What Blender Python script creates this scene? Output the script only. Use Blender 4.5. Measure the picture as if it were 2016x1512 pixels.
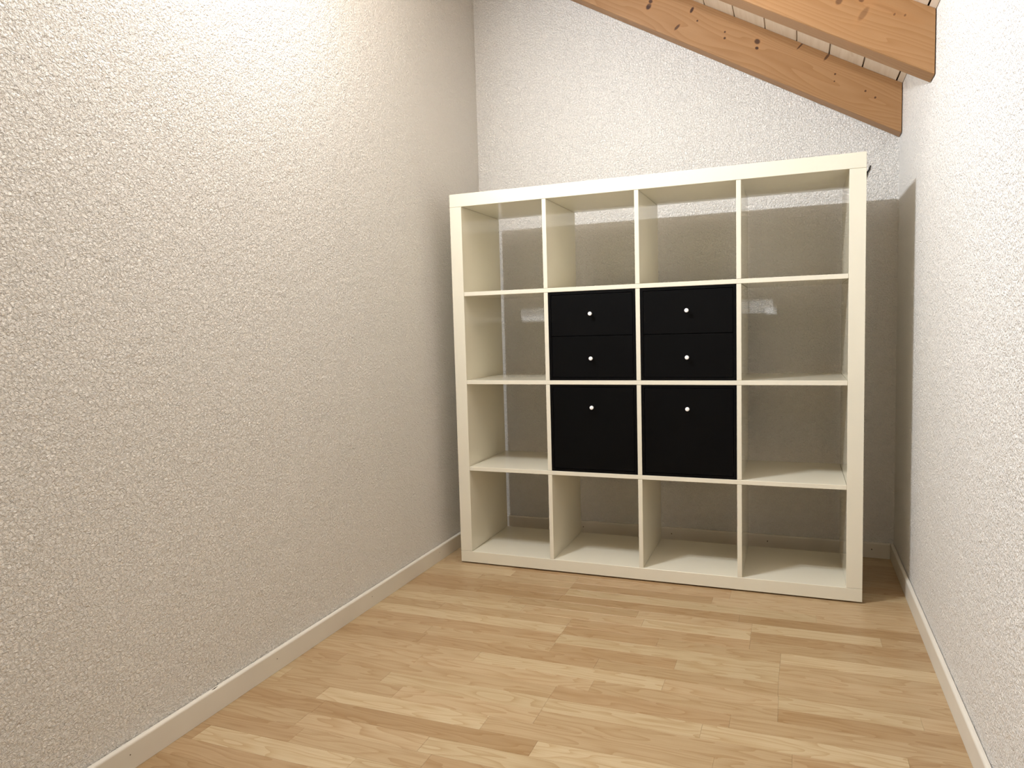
import bpy, bmesh, math, random
from mathutils import Matrix, Vector

for o in list(bpy.data.objects):
    bpy.data.objects.remove(o)
S = bpy.context.scene
COL = S.collection

# ------------------------------------------------------------------ camera
F_PX = 1411.97
YAW, PITCH, ROLL = -0.3770, -0.0782, -0.0280
CAM = Vector((1.3837, -3.1438, 0.9584))
cy, sy, cp, sp = math.cos(YAW), math.sin(YAW), math.cos(PITCH), math.sin(PITCH)
fwd = Vector((sy * cp, cy * cp, sp))
rgt = Vector((cy, -sy, 0))
up = rgt.cross(fwd)
cr, sr = math.cos(ROLL), math.sin(ROLL)
r2 = rgt * cr + up * sr
u2 = up * cr - rgt * sr
cam = bpy.data.cameras.new('camera')
cam.sensor_width = 36.0
cam.lens = F_PX / 2016 * 36.0
cam.clip_start = 0.02
camo = bpy.data.objects.new('camera', cam)
COL.objects.link(camo)
m = Matrix((r2, u2, -fwd)).transposed().to_4x4()
m.translation = CAM
camo.matrix_world = m
S.camera = camo

# ------------------------------------------------------------------ world, lamp, exposure
w = bpy.data.worlds.new('world')
S.world = w
w.use_nodes = True
w.node_tree.nodes['Background'].inputs[0].default_value = (0.02, 0.022, 0.03, 1)   # night outside the closed room
w.node_tree.nodes['Background'].inputs[1].default_value = 1.0

# wall lamp high on the left wall, just above the frame: two bulbs behind small diffusers facing the room
LAMP_DIR = Vector((0.955, 0.07, -0.28))
LAMP_COL = (0.965, 1.0, 1.06)
for which, pos, share in (('lower', (0.072, -1.56, 2.255), 1.0), ('upper', (0.072, -1.75, 2.335), 1.0)):
    ld = bpy.data.lights.new(f'wall_lamp_{which}_bulb_offscreen', 'POINT')
    ld.energy = 4.2 * share
    ld.color = LAMP_COL
    ld.shadow_soft_size = 0.016
    lo = bpy.data.objects.new(f'wall_lamp_{which}_bulb_offscreen', ld)
    COL.objects.link(lo)
    lo.location = pos
    la = bpy.data.lights.new(f'wall_lamp_{which}_diffuser_offscreen', 'AREA')
    la.shape = 'DISK'
    la.size = 0.032
    la.energy = 23.5 * share
    la.color = LAMP_COL
    lao = bpy.data.objects.new(f'wall_lamp_{which}_diffuser_offscreen', la)
    COL.objects.link(lao)
    lao.location = pos
    lao.rotation_euler = LAMP_DIR.to_track_quat('-Z', 'Y').to_euler()

S.view_settings.view_transform = 'Standard'
S.view_settings.look = 'None'
S.view_settings.gamma = 1.0
S.view_settings.use_curve_mapping = False
S.cycles.max_bounces = 16          # a small white room: let the light bounce
S.cycles.diffuse_bounces = 12
S.view_settings.exposure = 0.10

# ------------------------------------------------------------------ dimensions (metres)
XR = 1.7508          # room width
YF = -3.75           # wall behind the camera
SLOPE = 0.5765       # roof pitch, tan
TH = math.atan(SLOPE)
ZC = 1.817           # ceiling height at the low wall
BBH, BBT = 0.0625, 0.013


def ceil_z(x):
    return ZC + SLOPE * (XR - x)


# ------------------------------------------------------------------ materials
def mat(name):
    M = bpy.data.materials.new(name)
    M.use_nodes = True
    return M, M.node_tree, M.node_tree.nodes['Principled BSDF']


def N(nt, t, **k):
    n = nt.nodes.new(t)
    for a, b in k.items():
        setattr(n, a, b)
    return n


def math_node(nt, op, a, b=None, c=None, clamp=False):
    n = N(nt, 'ShaderNodeMath', operation=op)
    n.use_clamp = clamp
    for i, v in enumerate((a, b, c)):
        if v is None:
            continue
        if isinstance(v, (int, float)):
            n.inputs[i].default_value = v
        else:
            nt.links.new(v, n.inputs[i])
    return n.outputs[0]


def mix(nt, f, a, b, blend='MIX'):
    n = N(nt, 'ShaderNodeMix', data_type='RGBA', blend_type=blend)
    for s, v in ((n.inputs[0], f), (n.inputs[6], a), (n.inputs[7], b)):
        if isinstance(v, (int, float)):
            s.default_value = v
        elif isinstance(v, tuple):
            s.default_value = v
        else:
            nt.links.new(v, s)
    return n.outputs[2]


def noise(nt, vec, scale, detail=2.0, rough=0.5, dist=0.0):
    n = N(nt, 'ShaderNodeTexNoise')
    n.inputs['Scale'].default_value = scale
    n.inputs['Detail'].default_value = detail
    n.inputs['Roughness'].default_value = rough
    n.inputs['Distortion'].default_value = dist
    if vec is not None:
        nt.links.new(vec, n.inputs['Vector'])
    return n.outputs['Fac']


def mapping(nt, vec, scale=(1, 1, 1), loc=(0, 0, 0)):
    n = N(nt, 'ShaderNodeMapping')
    n.inputs['Scale'].default_value = scale
    n.inputs['Location'].default_value = loc
    nt.links.new(vec, n.inputs['Vector'])
    return n.outputs[0]


def ramp(nt, f, stops):
    n = N(nt, 'ShaderNodeValToRGB')
    el = n.color_ramp.elements
    while len(el) < len(stops):
        el.new(0.5)
    for e, (p, c) in zip(el, stops):
        e.position = p
        e.color = c if len(c) == 4 else (*c, 1)
    nt.links.new(f, n.inputs[0])
    return n.outputs[0]


def plaster_material():
    M, nt, b = mat('rough_white_plaster')
    tc = N(nt, 'ShaderNodeTexCoord').outputs['Object']
    f1 = noise(nt, tc, 150, 3.0, 0.6, 0.8)
    f2 = noise(nt, tc, 42, 2.0, 0.5)
    h = math_node(nt, 'ADD', math_node(nt, 'MULTIPLY', f1, 1.0), math_node(nt, 'MULTIPLY', f2, 0.6))
    bp = N(nt, 'ShaderNodeBump')
    bp.inputs['Strength'].default_value = PLASTER_BUMP
    bp.inputs['Distance'].default_value = 0.013
    nt.links.new(h, bp.inputs['Height'])
    nt.links.new(bp.outputs[0], b.inputs['Normal'])
    f3 = noise(nt, tc, 1.7, 3.0, 0.5)
    c = ramp(nt, f3, [(0.3, (0.935, 0.917, 0.872)), (0.7, (0.955, 0.938, 0.898))])
    nt.links.new(c, b.inputs['Base Color'])
    b.inputs['Roughness'].default_value = 0.48
    b.inputs['Specular IOR Level'].default_value = 0.45
    return M


PLASTER_BUMP = 1.0
PLASTER = plaster_material()


def stave_material():
    M, nt, b = mat('beech_laminate')
    tc = N(nt, 'ShaderNodeTexCoord').outputs['Object']
    oi = N(nt, 'ShaderNodeObjectInfo')
    rnd = math_node(nt, 'MULTIPLY', oi.outputs['Random'], 37.0)
    cmb = N(nt, 'ShaderNodeCombineXYZ')
    for i in range(3):
        nt.links.new(rnd, cmb.inputs[i])
    va = N(nt, 'ShaderNodeVectorMath', operation='ADD')
    nt.links.new(tc, va.inputs[0])
    nt.links.new(cmb.outputs[0], va.inputs[1])
    v = va.outputs[0]
    fine = noise(nt, mapping(nt, v, (9, 260, 260)), 1.0, 4.0, 0.65)
    warp = noise(nt, mapping(nt, v, (2.2, 13, 13)), 1.0, 2.0, 0.5)
    ring = math_node(nt, 'FRACT', math_node(nt, 'MULTIPLY', warp, 11.0))
    ring = math_node(nt, 'POWER', ring, 2.6)
    gr = math_node(nt, 'ADD', math_node(nt, 'MULTIPLY', fine, 0.55), math_node(nt, 'MULTIPLY', ring, 0.3))
    dark = mix(nt, 1.0, oi.outputs['Color'], (0.76, 0.66, 0.54, 1), 'MULTIPLY')
    fac = N(nt, 'ShaderNodeMapRange')
    fac.inputs[1].default_value = 0.2
    fac.inputs[2].default_value = 0.62
    nt.links.new(gr, fac.inputs[0])
    c = mix(nt, fac.outputs[0], oi.outputs['Color'], dark)
    nt.links.new(c, b.inputs['Base Color'])
    ro = math_node(nt, 'ADD', 0.27, math_node(nt, 'MULTIPLY', fine, 0.12))
    nt.links.new(ro, b.inputs['Roughness'])
    b.inputs['Specular IOR Level'].default_value = 0.45
    return M


STAVE = stave_material()


def rafter_material(name, knots, seed, base=(0.56, 0.335, 0.155)):
    """planed pine: local x along the beam, z across; knots = (u, w, radius along, radius across, depth)"""
    M, nt, b = mat(name)
    tc = N(nt, 'ShaderNodeTexCoord').outputs['Object']
    v = mapping(nt, tc, loc=(seed, seed * 0.7, seed * 1.3))
    warp = noise(nt, mapping(nt, v, (1.1, 4, 9)), 1.0, 2.0, 0.5)
    sep = N(nt, 'ShaderNodeSeparateXYZ')
    nt.links.new(tc, sep.inputs[0])
    y_z = math_node(nt, 'ADD', math_node(nt, 'MULTIPLY', sep.outputs[2], 55.0), math_node(nt, 'MULTIPLY', sep.outputs[1], 40.0))
    lines = math_node(nt, 'FRACT', math_node(nt, 'ADD', y_z, math_node(nt, 'MULTIPLY', warp, 16.0)))
    lines = math_node(nt, 'POWER', lines, 1.8)
    fine = noise(nt, mapping(nt, v, (7, 300, 300)), 1.0, 3.0, 0.6)
    big = noise(nt, mapping(nt, v, (2, 7, 14)), 1.0, 2.0, 0.5)
    lt = tuple(min(1, q * k) for q, k in zip(base, (1.22, 1.28, 1.42)))
    dk = tuple(q * k for q, k in zip(base, (0.80, 0.70, 0.58)))
    c = mix(nt, math_node(nt, 'MULTIPLY', big, 0.9, clamp=True), (*lt, 1), (*base, 1))
    c = mix(nt, math_node(nt, 'MULTIPLY', lines, 0.58), c, (*dk, 1))
    c = mix(nt, math_node(nt, 'MULTIPLY', fine, 0.35), c, (*dk, 1))
    for (ku, kw, ra, rb, tilt, dep) in knots:
        # ellipse in the face, tilted
        du = math_node(nt, 'SUBTRACT', sep.outputs[0], ku)
        dw = math_node(nt, 'SUBTRACT', sep.outputs[2], kw)
        ct, st = math.cos(tilt), math.sin(tilt)
        a = math_node(nt, 'ADD', math_node(nt, 'MULTIPLY', du, ct / ra), math_node(nt, 'MULTIPLY', dw, st / ra))
        e = math_node(nt, 'SUBTRACT', math_node(nt, 'MULTIPLY', dw, ct / rb), math_node(nt, 'MULTIPLY', du, st / rb))
        d2 = math_node(nt, 'ADD', math_node(nt, 'MULTIPLY', a, a), math_node(nt, 'MULTIPLY', e, e))
        d = math_node(nt, 'SQRT', d2)
        d = math_node(nt, 'ADD', d, math_node(nt, 'MULTIPLY', math_node(nt, 'SUBTRACT', fine, 0.5), 0.5))
        halo = N(nt, 'ShaderNodeMapRange')
        halo.inputs[1].default_value = 2.6
        halo.inputs[2].default_value = 1.0
        halo.inputs[4].default_value = 0.30
        nt.links.new(d, halo.inputs[0])
        c = mix(nt, halo.outputs[0], c, (0.40, 0.20, 0.08, 1))
        core = N(nt, 'ShaderNodeMapRange')
        core.inputs[1].default_value = 1.15
        core.inputs[2].default_value = 0.7
        core.inputs[4].default_value = dep
        nt.links.new(d, core.inputs[0])
        c = mix(nt, core.outputs[0], c, (0.035, 0.012, 0.008, 1))
    nt.links.new(c, b.inputs['Base Color'])
    b.inputs['Roughness'].default_value = 0.5
    b.inputs['Specular IOR Level'].default_value = 0.3
    return M


def board_material():
    M, nt, b = mat('whitewashed_ceiling_board')
    tc = N(nt, 'ShaderNodeTexCoord').outputs['Object']
    oi = N(nt, 'ShaderNodeObjectInfo')
    rnd = math_node(nt, 'MULTIPLY', oi.outputs['Random'], 23.0)
    cmb = N(nt, 'ShaderNodeCombineXYZ')
    for i in range(3):
        nt.links.new(rnd, cmb.inputs[i])
    va = N(nt, 'ShaderNodeVectorMath', operation='ADD')
    nt.links.new(tc, va.inputs[0])
    nt.links.new(cmb.outputs[0], va.inputs[1])
    f = noise(nt, mapping(nt, va.outputs[0], (60, 3, 60)), 1.0, 3.0, 0.6)
    kn = noise(nt, mapping(nt, va.outputs[0], (18, 6, 18)), 1.0, 1.0, 0.5)
    c = ramp(nt, f, [(0.3, (0.80, 0.71, 0.60)), (0.75, (0.68, 0.58, 0.46))])
    k = N(nt, 'ShaderNodeMapRange')
    k.inputs[1].default_value = 0.72
    k.inputs[2].default_value = 0.80
    k.inputs[4].default_value = 0.5
    nt.links.new(kn, k.inputs[0])
    c = mix(nt, k.outputs[0], c, (0.42, 0.30, 0.18, 1))
    nt.links.new(c, b.inputs['Base Color'])
    b.inputs['Roughness'].default_value = 0.55
    return M


def plain(name, col, rough, spec=0.5, metal=0.0, bump=0.0, bscale=300, var=0.03):
    M, nt, b = mat(name)
    tc = N(nt, 'ShaderNodeTexCoord').outputs['Object']
    f = noise(nt, tc, 6.0, 3.0, 0.5)
    a = tuple(q * (1 - var) for q in col)
    e = tuple(min(1, q * (1 + var)) for q in col)
    nt.links.new(ramp(nt, f, [(0.3, a), (0.7, e)]), b.inputs['Base Color'])
    b.inputs['Roughness'].default_value = rough
    b.inputs['Specular IOR Level'].default_value = spec
    b.inputs['Metallic'].default_value = metal
    if bump:
        bp = N(nt, 'ShaderNodeBump')
        bp.inputs['Strength'].default_value = bump
        bp.inputs['Distance'].default_value = 0.001
        nt.links.new(noise(nt, tc, bscale, 2.0), bp.inputs['Height'])
        nt.links.new(bp.outputs[0], b.inputs['Normal'])
    return M


CREAM = plain('cream_lacquered_board', (0.745, 0.712, 0.592), 0.055, 0.5, var=0.012)
SKIRT = plain('cream_painted_skirting', (0.70, 0.665, 0.585), 0.38, 0.4)
BLACK = plain('black_lacquer', (0.0024, 0.0024, 0.0026), 0.45, 0.09, var=0.1)
STEEL = plain('pale_metal', (0.93, 0.93, 0.92), 0.3, 0.6, 0.0)
HOLE = plain('dark_chipped_core', (0.03, 0.022, 0.015), 0.8, 0.1)
CHIP = plain('raw_chipboard', (0.30, 0.20, 0.11), 0.9, 0.1)
SCREW = plain('dull_screw_head', (0.12, 0.09, 0.06), 0.5, 0.4, 0.5)
IRON = plain('black_iron', (0.008, 0.008, 0.008), 0.45, 0.3)
UNDER = plain('raw_subfloor', (0.22, 0.14, 0.07), 0.8, 0.2)
ROOFW = plain('raw_roof_decking', (0.16, 0.10, 0.055), 0.8, 0.2)
BOARD = board_material()


# ------------------------------------------------------------------ helpers
def obj(name, bm, material, parent=None, loc=(0, 0, 0), smooth=False):
    me = bpy.data.meshes.new(name)
    bmesh.ops.recalc_face_normals(bm, faces=bm.faces)
    bm.to_mesh(me)
    bm.free()
    me.materials.append(material)
    if smooth:
        for p in me.polygons:
            p.use_smooth = True
    o = bpy.data.objects.new(name, me)
    COL.objects.link(o)
    o.location = loc
    if parent:
        o.parent = parent
    return o


def empty(name, loc, label, cat, group=None):
    o = bpy.data.objects.new(name, None)
    COL.objects.link(o)
    o.location = loc
    o.empty_display_size = 0.1
    tag(o, label, cat, group)
    return o


def tag(o, label, cat, group=None):
    o['label'] = label
    o['category'] = cat
    if group:
        o['group'] = group


def struct(o):
    o['kind'] = 'structure'
    return o


def box_bm(x0, x1, y0, y1, z0, z1, bevel=0.0, seg=1):
    bm = bmesh.new()
    vs = [bm.verts.new((x, y, z)) for x in (x0, x1) for y in (y0, y1) for z in (z0, z1)]
    for f in ((0, 1, 3, 2), (4, 6, 7, 5), (0, 4, 5, 1), (2, 3, 7, 6), (0, 2, 6, 4), (1, 5, 7, 3)):
        bm.faces.new([vs[i] for i in f])
    if bevel:
        bmesh.ops.bevel(bm, geom=list(bm.edges), offset=bevel, segments=seg, affect='EDGES', profile=0.5)
    return bm


def prism_bm(pts, axis, a, b):
    """extrude a closed polygon; pts are the two other coordinates in xyz order"""
    bm = bmesh.new()

    def mk(p, t):
        q = list(p)
        q.insert(axis, t)
        return bm.verts.new(q)
    A = [mk(p, a) for p in pts]
    B = [mk(p, b) for p in pts]
    bm.faces.new(A)
    bm.faces.new(B[::-1])
    n = len(pts)
    for i in range(n):
        bm.faces.new((A[i], B[i], B[(i + 1) % n], A[(i + 1) % n]))
    return bm


def lathe_bm(profile, seg=20, axis='y'):
    """profile = (radius, position along axis)"""
    bm = bmesh.new()
    rings = []
    for r, t in profile:
        ring = []
        for k in range(seg):
            a = 2 * math.pi * k / seg
            c, s = r * math.cos(a), r * math.sin(a)
            co = {'y': (c, t, s), 'x': (t, c, s), 'z': (c, s, t)}[axis]
            ring.append(bm.verts.new(co))
        rings.append(ring)
    for a, b in zip(rings, rings[1:]):
        for k in range(seg):
            bm.faces.new((a[k], a[(k + 1) % seg], b[(k + 1) % seg], b[k]))
    bm.faces.new(rings[0])
    bm.faces.new(rings[-1][::-1])
    return bm


def tube_bm(bm, pts, radii, seg=8):
    pts = [Vector(p) for p in pts]
    rings = []
    for i, p in enumerate(pts):
        d = (pts[min(i + 1, len(pts) - 1)] - pts[max(i - 1, 0)]).normalized()
        a = d.orthogonal().normalized() if abs(d.y) > 0.9 else Vector((0, 1, 0)).cross(d).normalized()
        b = d.cross(a)
        rings.append([bm.verts.new(p + radii[i] * (math.cos(2 * math.pi * k / seg) * a + math.sin(2 * math.pi * k / seg) * b)) for k in range(seg)])
    for a, b in zip(rings, rings[1:]):
        for k in range(seg):
            bm.faces.new((a[k], a[(k + 1) % seg], b[(k + 1) % seg], b[k]))
    bm.faces.new(rings[0][::-1])
    bm.faces.new(rings[-1])
    return bm


# ------------------------------------------------------------------ room shell
WT = 0.12
struct(obj('wall_left', box_bm(-WT, 0, YF - WT, WT, -0.1, ceil_z(0) + 0.1), PLASTER))
struct(obj('wall_right', box_bm(XR, XR + WT, YF - WT, WT, -0.1, ZC + 0.004), PLASTER))
gable = [(0, -0.1), (XR, -0.1), (XR, ZC + 0.004), (0, ceil_z(0) + 0.004)]
struct(obj('wall_back', prism_bm(gable, 1, 0.0, WT), PLASTER))
struct(obj('wall_front', prism_bm(gable, 1, YF - WT, YF), PLASTER))

# floor: sub-floor slab with laminate strips laid on it, top at z = 0
floor = struct(obj('floor', box_bm(0, XR, YF, 0, -0.10, -0.008), UNDER))
LT, MD, DK = (0.505, 0.395, 0.24), (0.45, 0.33, 0.19), (0.40, 0.274, 0.147)
PITCH_Y = 0.0636
KNOWN = {   # row number: list of (tone, right end x)
    -3: [(MD, 0.34), (DK, 1.175), (MD, 9)],
    -2: [(LT, 0.36), (MD, 0.618), (DK, 1.175), (MD, 9)],
    -1: [(MD, 0.25), (MD, 0.618), (DK, 1.12), (MD, 9)],
    0: [(DK, 0.618), (LT, 1.449), (MD, 9)],
    1: [(DK, 0.30), (DK, 0.612), (DK, 1.218), (DK, 9)],
    2: [(MD, 0.45), (MD, 0.90), (MD, 1.26), (LT, 1.623), (MD, 9)],
    3: [(LT, 0.520), (MD, 0.93), (LT, 1.26), (DK, 9)],
    4: [(MD, 0.24), (MD, 0.705), (DK, 1.261), (MD, 9)],
    5: [(LT, 0.705), (DK, 1.00), (MD, 1.348), (LT, 9)],
    6: [(DK, 0.705), (LT, 1.346), (MD, 9)],
    7: [(MD, 0.29), (MD, 0.709), (DK, 1.073), (LT, 1.345), (MD, 9)],
    8: [(DK, 0.30), (DK, 0.86), (MD, 1.345), (MD, 9)],
    9: [(MD, 0.517), (LT, 1.06), (MD, 1.347), (LT, 1.665), (MD, 9)],
    10: [(MD, 0.36), (MD, 0.88), (MD, 1.347), (DK, 9)],
    11: [(DK, 0.138), (MD, 0.793), (DK, 1.240), (MD, 9)],
    12: [(MD, 0.325), (LT, 0.793), (LT, 1.180), (LT, 1.614), (DK, 9)],
    13: [(LT, 0.043), (MD, 0.40), (MD, 0.794), (MD, 1.38), (DK, 9)],
    14: [(MD, 0.21), (LT, 0.681), (MD, 1.22), (MD, 9)],
    15: [(DK, 0.244), (DK, 0.830), (LT, 1.35), (MD, 9)],
    16: [(MD, 0.24), (MD, 0.582), (LT, 1.10), (MD, 9)],
    17: [(DK, 0.273), (MD, 0.62), (DK, 1.08), (LT, 9)],
    18: [(DK, 0.043), (LT, 0.465), (LT, 0.95), (DK, 9)],
    19: [(DK, 0.60), (MD, 1.12), (LT, 9)],
}
rng = random.Random(5)
SK = 0.008            # the strips run a touch askew to the back wall
k0 = -11
k1 = 47
for k in range(k0, k1 + 1):
    ya = -0.692 - k * PITCH_Y
    yb = ya - PITCH_Y
    row = KNOWN.get(k)
    if row is None:
        row, x = [], rng.uniform(0.12, 0.55)
        while x < XR:
            row.append((rng.choice((LT, MD, MD, DK)), x))
            x += rng.choice((0.36, 0.46, 0.57))
        if XR - row[-1][1] < 0.1:
            row.pop()
        row.append((rng.choice((LT, MD, DK)), 9))
    x0 = 0.003
    for tone, x1 in row:
        x1 = min(x1, XR - 0.003)
        g = 0.00012
        xm = (x0 + x1) / 2
        yo = SK * (xm - 0.7)
        top, bot = min(ya + yo, -0.002), max(yb + yo, YF + 0.002)
        if top - bot < 0.01:
            x0 = x1
            continue
        ym = (top + bot) / 2
        hx, hy = (x1 - x0) / 2 - g, (top - bot) / 2 - g
        bm = bmesh.new()
        ch = 0.00035
        A = [bm.verts.new((sx * hx, sy_ * hy + SK * sx * hx, -0.008)) for sx, sy_ in ((-1, -1), (1, -1), (1, 1), (-1, 1))]
        B = [bm.verts.new((sx * hx, sy_ * hy + SK * sx * hx, -ch)) for sx, sy_ in ((-1, -1), (1, -1), (1, 1), (-1, 1))]
        C = [bm.verts.new((sx * (hx - ch), sy_ * (hy - ch) + SK * sx * hx, 0)) for sx, sy_ in ((-1, -1), (1, -1), (1, 1), (-1, 1))]
        for P, Q in ((A, B), (B, C)):
            for i in range(4):
                bm.faces.new((P[i], P[(i + 1) % 4], Q[(i + 1) % 4], Q[i]))
        bm.faces.new(C)
        bm.faces.new(A[::-1])
        o = obj('plank', bm, STAVE, floor, (xm, ym, 0))
        j = rng.uniform(-0.035, 0.035)
        o.color = (tone[0] + j, tone[1] + j * 0.9, tone[2] + j * 0.7, 1)
        x0 = x1

# ceiling: roof decking with boards nailed under it, running along the room
c_, s_ = math.cos(TH), math.sin(TH)
deck = [(-0.0, ceil_z(0) + 0.02), (XR + 0.0, ZC + 0.02), (XR + 0.0, ZC + 0.09), (-0.0, ceil_z(0) + 0.09)]
ceiling = struct(obj('ceiling', prism_bm(deck, 1, YF, 0.0), ROOFW))
BW = 0.1321
edges = [0.0] + [0.0248 + BW * i for i in range(0, 16)]
LEN = XR / c_
edges = [e for e in edges if e < LEN - 0.02] + [LEN]
for e0, e1 in zip(edges, edges[1:]):
    g = 0.0028
    q0, q1 = e0 + (g if e0 else 0.002), e1 - (g if e1 < LEN else 0.002)
    hw = (q1 - q0) / 2
    bm = box_bm(-hw, hw, YF + 0.003, -0.003, 0.0, 0.0165)
    bo = obj('ceiling_board', bm, BOARD, ceiling)
    mid = (q0 + q1) / 2
    bo.location = (XR - mid * c_, 0, ZC + mid * s_)
    bo.rotation_euler = (0, TH, 0)

# ------------------------------------------------------------------ skirting boards
GAP = 0.0024


def skirt_profile():
    """(distance from wall, height) with a rounded top front edge"""
    r = 0.006
    pts = [(GAP, 0.0005), (BBT, 0.0005)]
    for i in range(6):
        a = i / 5 * math.pi / 2
        pts.append((BBT - r + r * math.cos(a), BBH - r + r * math.sin(a)))
    pts.append((GAP, BBH))
    return pts


sp_ = skirt_profile()
bb_l = struct(obj('baseboard_left', prism_bm([(d, z) for d, z in sp_], 1, YF + 0.002, -0.002), SKIRT))
bb_r = struct(obj('baseboard_right', prism_bm([(XR - d, z) for d, z in sp_], 1, YF + 0.002, -0.002), SKIRT))
bb_b = struct(obj('baseboard_back', prism_bm([(-d, z) for d, z in sp_], 0, BBT + 0.001, XR - BBT - 0.001), SKIRT))


def screw(parent, loc, axis, r=0.0022):
    bm = lathe_bm([(r * 0.7, -0.0006), (r, 0.0), (r * 0.8, 0.0005)], 10, axis)
    obj('screw_head', bm, SCREW, parent, loc)


for y in (-0.55, -1.063, -1.559, -2.046, -2.55, -3.05, -3.55):
    screw(bb_l, (BBT, y, 0.037), 'x', 0.0016)
for x in (0.478, 0.88, 1.278, 1.671):
    screw(bb_b, (x, -BBT, 0.035), 'y', 0.0026)

# chipped paint on the left skirting board's top edge
bm = bmesh.new()
tube_bm(bm, [(0.0078, -1.800, 0.0617), (0.0080, -1.790, 0.0622), (0.0072, -1.778, 0.0624)], [0.0006, 0.0016, 0.0005], 6)
obj('paint_chip', bm, HOLE, bb_l)

# ------------------------------------------------------------------ rafters
Z0 = 1.637
RH = 0.18


def rafter(yf, yb, knots, seed, label, base):
    M = rafter_material('pine_beam', knots, seed, base)
    xa, xb = XR - 0.003, 0.003
    pr = []
    for x, z in ((xa, Z0 + SLOPE * (XR - xa)), (xa, Z0 + RH + SLOPE * (XR - xa) - 0.001), (xb, Z0 + RH + SLOPE * (XR - xb) - 0.001), (xb, Z0 + SLOPE * (XR - xb))):
        dx, dz = x - XR, z - Z0
        pr.append((-c_ * dx + s_ * dz, s_ * dx + c_ * dz))   # u up the slope, w across
    bm = prism_bm(pr, 1, 0.0, yb - yf)
    es = [e for e in bm.edges if all(abs(v.co.z) < 0.004 for v in e.verts) and abs(e.verts[0].co.y - e.verts[1].co.y) < 1e-4]
    bmesh.ops.bevel(bm, geom=es, offset=0.005, segments=2, affect='EDGES', profile=0.5)
    o = obj('rafter', bm, M)
    # local x -> up the slope, local z -> across, local y -> world y (mirror kept right-handed below)
    X, Z = Vector((-c_, 0, s_)), Vector((s_, 0, c_))
    Y = Z.cross(X)
    mw = Matrix((X, Y, Z)).transposed().to_4x4()
    # Z x X points to +y or -y; flip the mesh so that it always extends from yf to yb
    if Y.y < 0:
        for v in o.data.vertices:
            v.co.y = -v.co.y
        o.data.flip_normals()
    mw.translation = (XR, yf, Z0)
    o.matrix_world = mw
    tag(o, label, 'beam', 'pine roof rafters')
    return o


K1 = [(1.117, 0.074, 0.010, 0.014, 0.1, 0.95), (1.119, 0.094, 0.009, 0.008, 0, 0.9), (0.944, 0.121, 0.006, 0.013, 0.0, 0.95),
      (0.903, 0.092, 0.004, 0.004, 0, 0.9), (0.967, 0.042, 0.006, 0.015, 0.35, 0.8), (0.780, 0.092, 0.004, 0.004, 0, 0.9),
      (0.769, 0.071, 0.005, 0.005, 0, 0.9), (0.646, 0.103, 0.012, 0.010, 0.2, 0.85), (0.635, 0.081, 0.007, 0.006, 0, 0.95),
      (0.489, 0.146, 0.0035, 0.018, 0.3, 0.8), (0.380, 0.143, 0.005, 0.016, 0.2, 0.75), (0.321, 0.099, 0.004, 0.004, 0, 0.85),
      (0.310, 0.075, 0.003, 0.003, 0, 0.85), (0.192, 0.084, 0.004, 0.004, 0, 0.85), (0.149, 0.076, 0.004, 0.004, 0, 0.85)]
K2 = [(0.340, 0.089, 0.009, 0.012, 0.1, 0.6), (0.285, 0.111, 0.008, 0.006, 0, 0.8), (0.260, 0.079, 0.009, 0.022, 0.12, 0.38),
      (0.183, 0.106, 0.003, 0.004, 0, 0.8), (0.156, 0.113, 0.003, 0.004, 0, 0.8), (0.254, -0.004, 0.007, 0.003, 0, 0.85),
      (0.204, 0.113, 0.05, 0.006, 0.0, 0.12), (0.72, 0.06, 0.012, 0.012, 0, 0.8), (1.05, 0.11, 0.010, 0.012, 0, 0.8)]
K3 = [(0.42, 0.09, 0.009, 0.012, 0.1, 0.7), (0.88, 0.06, 0.011, 0.010, 0, 0.8), (1.31, 0.11, 0.008, 0.010, 0.1, 0.8)]
rafter(-0.077, -0.003, K1, 3.1, 'knotty pine rafter running down the slope tight against the back wall', (0.335, 0.185, 0.080))
rafter(-0.758, -0.676, K2, 8.7, 'pine rafter with close straight grain standing clear of the back wall', (0.335, 0.185, 0.080))

# ------------------------------------------------------------------ bookshelf
SX, SY, SW, SD, FT, BT = 0.1062, -0.5379, 1.49, 0.39, 0.05, 0.016
PAD = 0.005
CELL = (SW - 2 * FT - 3 * BT) / 4
shelf = empty('bookshelf', (SX, SY, 0), 'cream four by four cube bookshelf with thick frame standing before the back wall', 'bookshelf')


def panel(name, x0, x1, z0, z1, y0=0.0, y1=SD, bev=0.0009):
    """one board, with its origin at its centre"""
    cx, cy_, cz = (x0 + x1) / 2, (y0 + y1) / 2, (z0 + z1) / 2
    hx, hy, hz = (x1 - x0) / 2, (y1 - y0) / 2, (z1 - z0) / 2
    return obj(name, box_bm(-hx, hx, -hy, hy, -hz, hz, bev), CREAM, shelf, (cx, cy_, cz))


panel('top_panel', 0, SW, SW - FT, SW)
panel('bottom_panel', 0, SW, PAD, FT)
e = 0.0006
side_l = panel('side_panel', 0, FT, FT + e, SW - FT - e)
side_r = panel('side_panel', SW - FT, SW, FT + e, SW - FT - e)


def cell_x(i):
    a = FT + i * (CELL + BT)
    return a, a + CELL


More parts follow.
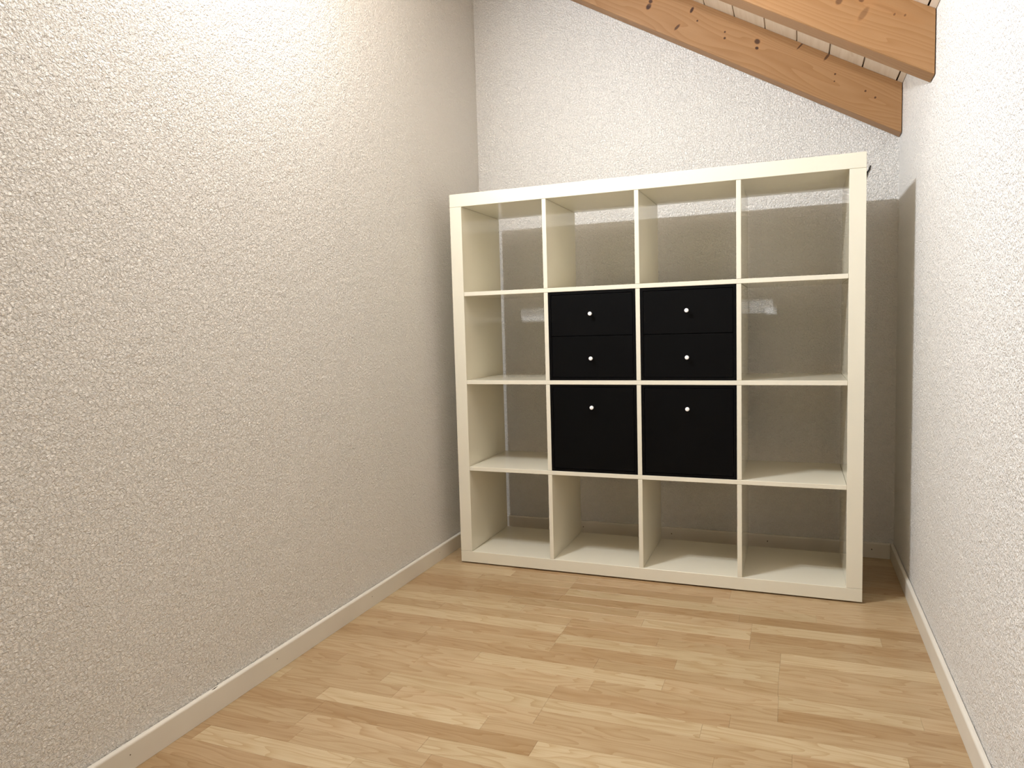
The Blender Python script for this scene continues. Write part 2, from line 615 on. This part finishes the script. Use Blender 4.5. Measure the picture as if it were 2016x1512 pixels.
cell_z = cell_x      # rows count up from the floor
for i in range(3):
    z = cell_z(i)[1]
    panel('shelf', FT + e, SW - FT - e, z, z + BT, 0.0004, SD - 0.0004)
for r in range(4):
    z0, z1 = cell_z(r)
    for i in range(3):
        x = cell_x(i)[1]
        panel('divider', x, x + BT, z0 + e, z1 - e, 0.0008, SD - 0.0008)
for x in (0.03, SW - 0.03):
    for y in (0.03, SD - 0.03):
        bm = lathe_bm([(0.009, 0.0), (0.009, PAD)], 12, 'z')
        obj('foot_pad', bm, IRON, shelf, (x, y, 0))
for sgn, o_ in ((1, side_l), (-1, side_r)):
    cut = bmesh.new()
    spots = [(sgn * FT / 2, SD - 0.007 - SD / 2, z - SW / 2) for z in (1.415, 1.384, 0.109, 0.079)]
    for px_, py_, pz_ in spots:
        one = lathe_bm([(0.0024, -0.012), (0.0024, 0.004)], 12, 'x')
        if sgn < 0:
            for v in one.verts:
                v.co.x = -v.co.x
        bmesh.ops.translate(one, verts=one.verts, vec=(px_, py_, pz_))
        tmp = bpy.data.meshes.new('bore')
        bmesh.ops.recalc_face_normals(one, faces=one.faces)
        one.to_mesh(tmp)
        one.free()
        cut.from_mesh(tmp)
        bpy.data.meshes.remove(tmp)
    cutter = obj('bore', cut, CHIP, shelf, o_.location)
    md = o_.modifiers.new('bore', 'BOOLEAN')
    md.operation = 'DIFFERENCE'
    md.solver = 'EXACT'
    md.object = cutter
    bpy.context.view_layer.update()
    new = bpy.data.meshes.new_from_object(o_.evaluated_get(bpy.context.evaluated_depsgraph_get()))
    o_.modifiers.clear()
    o_.data = new
    bpy.data.objects.remove(cutter)
    for px_, py_, pz_ in spots:
        bm = bmesh.new()          # open cup lining the bore
        rings = [[bm.verts.new((t, r * math.cos(k * math.pi / 6), r * math.sin(k * math.pi / 6))) for k in range(12)] for r, t in ((0.0023, -0.0003 * sgn), (0.0023, -0.0115 * sgn))]
        for k in range(12):
            bm.faces.new((rings[0][k], rings[0][(k + 1) % 12], rings[1][(k + 1) % 12], rings[1][k]))
        bm.faces.new(rings[1])
        obj('screw_hole', bm, CHIP, o_, (px_, py_, pz_))


# ------------------------------------------------------------------ black inserts in the four middle cells
def knob(parent, loc):
    bm = lathe_bm([(0.0040, 0.0), (0.0036, -0.0035), (0.0038, -0.009), (0.0060, -0.0120), (0.0072, -0.0140), (0.0074, -0.0170), (0.0070, -0.0186), (0.0060, -0.0193)], 24, 'y')
    return obj('knob', bm, STEEL, parent, loc, smooth=True)


def insert(name, col, row, fronts, label, cat, group):
    """fronts: list of (part name, z0, z1, knob z) in cell heights"""
    x0, x1 = cell_x(col)
    z0, z1 = cell_z(row)
    cl = 0.0008
    t = empty(name, (SX + (x0 + x1) / 2, SY + 0.0015, z0), label, cat, group)
    hw, H, th = CELL / 2 - cl, CELL - cl, 0.010
    zb = 0.0004
    # open box: four walls and a back in one mesh
    bm = bmesh.new()
    out = [(-hw, zb), (hw, zb), (hw, H), (-hw, H)]
    inn = [(-hw + th, zb + th), (hw - th, zb + th), (hw - th, H - th), (-hw + th, H - th)]
    D = SD - 0.012
    fo = [bm.verts.new((x, 0, z)) for x, z in out]
    fi = [bm.verts.new((x, 0, z)) for x, z in inn]
    bo = [bm.verts.new((x, D, z)) for x, z in out]
    bi = [bm.verts.new((x, D - 0.006, z)) for x, z in inn]
    for i in range(4):
        n = (i + 1) % 4
        bm.faces.new((fo[i], fo[n], fi[n], fi[i]))
        bm.faces.new((fo[i], bo[i], bo[n], fo[n]))
        bm.faces.new((fi[i], fi[n], bi[n], bi[i]))
    bm.faces.new(bo)
    bm.faces.new(bi)
    obj('body', bm, BLACK, t)
    for part, a, b, kz in fronts:
        f = obj(part, box_bm(-hw + th + 0.0012, hw - th - 0.0012, -0.008, 0.008, -(b - a) / 2, (b - a) / 2, 0.0009), BLACK, t, (0, 0.0085, (a + b) / 2))
        knob(f, (0, -0.008, kz - (a + b) / 2))
    return t


zc = cell_z(2)[0]
dr = [('drawer', 0.0118, 0.1662, 0.837 - zc - 0.001), ('drawer', 0.1682, CELL - 0.0128, 1.0035 - zc - 0.001)]
insert('drawer_insert', 1, 2, dr, 'black two-drawer insert with pale knobs in the cell nearer the left wall', 'drawer unit', 'black two-drawer inserts')
insert('drawer_insert', 2, 2, dr, 'black two-drawer insert with pale knobs in the cell nearer the right wall', 'drawer unit', 'black two-drawer inserts')
zd = cell_z(1)[0]
dd = [('door', 0.0118, CELL - 0.0128, 0.6515 - zd)]
insert('door_insert', 1, 1, dd, 'black single-door insert with one knob in the cell nearer the left wall', 'cabinet insert', 'black single-door inserts')
insert('door_insert', 2, 1, dd, 'black single-door insert with one knob in the cell nearer the right wall', 'cabinet insert', 'black single-door inserts')

# ------------------------------------------------------------------ black hook on the back wall, half hidden by the shelf
HP = [(1.6520, 1.5443), (1.6489, 1.5289), (1.6433, 1.5216), (1.6352, 1.5185), (1.6407, 1.5119), (1.6364, 1.4987)]
hook = empty('wall_hook', (1.624, 0.0, 1.512), 'small black hook on the back wall peeking out beside the bookshelf top', 'hook')
ox, oy, oz = hook.location
obj('hook_plate', box_bm(-0.010, 0.010, -0.004, 0.0, -0.020, 0.020, 0.0012), IRON, hook)
y_ = -0.0028
bm = bmesh.new()
pts = [(1.622, HP[3][1] - 0.001), HP[3], HP[2], HP[1], HP[0]]
tube_bm(bm, [(x - ox, y_ - oy, z - oz) for x, z in pts], [0.0024, 0.0024, 0.0026, 0.0024, 0.0019], 8)
obj('prong', bm, IRON, hook, smooth=True)
bm = bmesh.new()
pts = [(1.622, 1.494), (1.630, 1.492), HP[5], HP[4], HP[2]]
tube_bm(bm, [(x - ox, y_ - oy, z - oz) for x, z in pts], [0.0024, 0.0024, 0.0020, 0.0026, 0.0026], 8)
obj('brace', bm, IRON, hook, smooth=True)
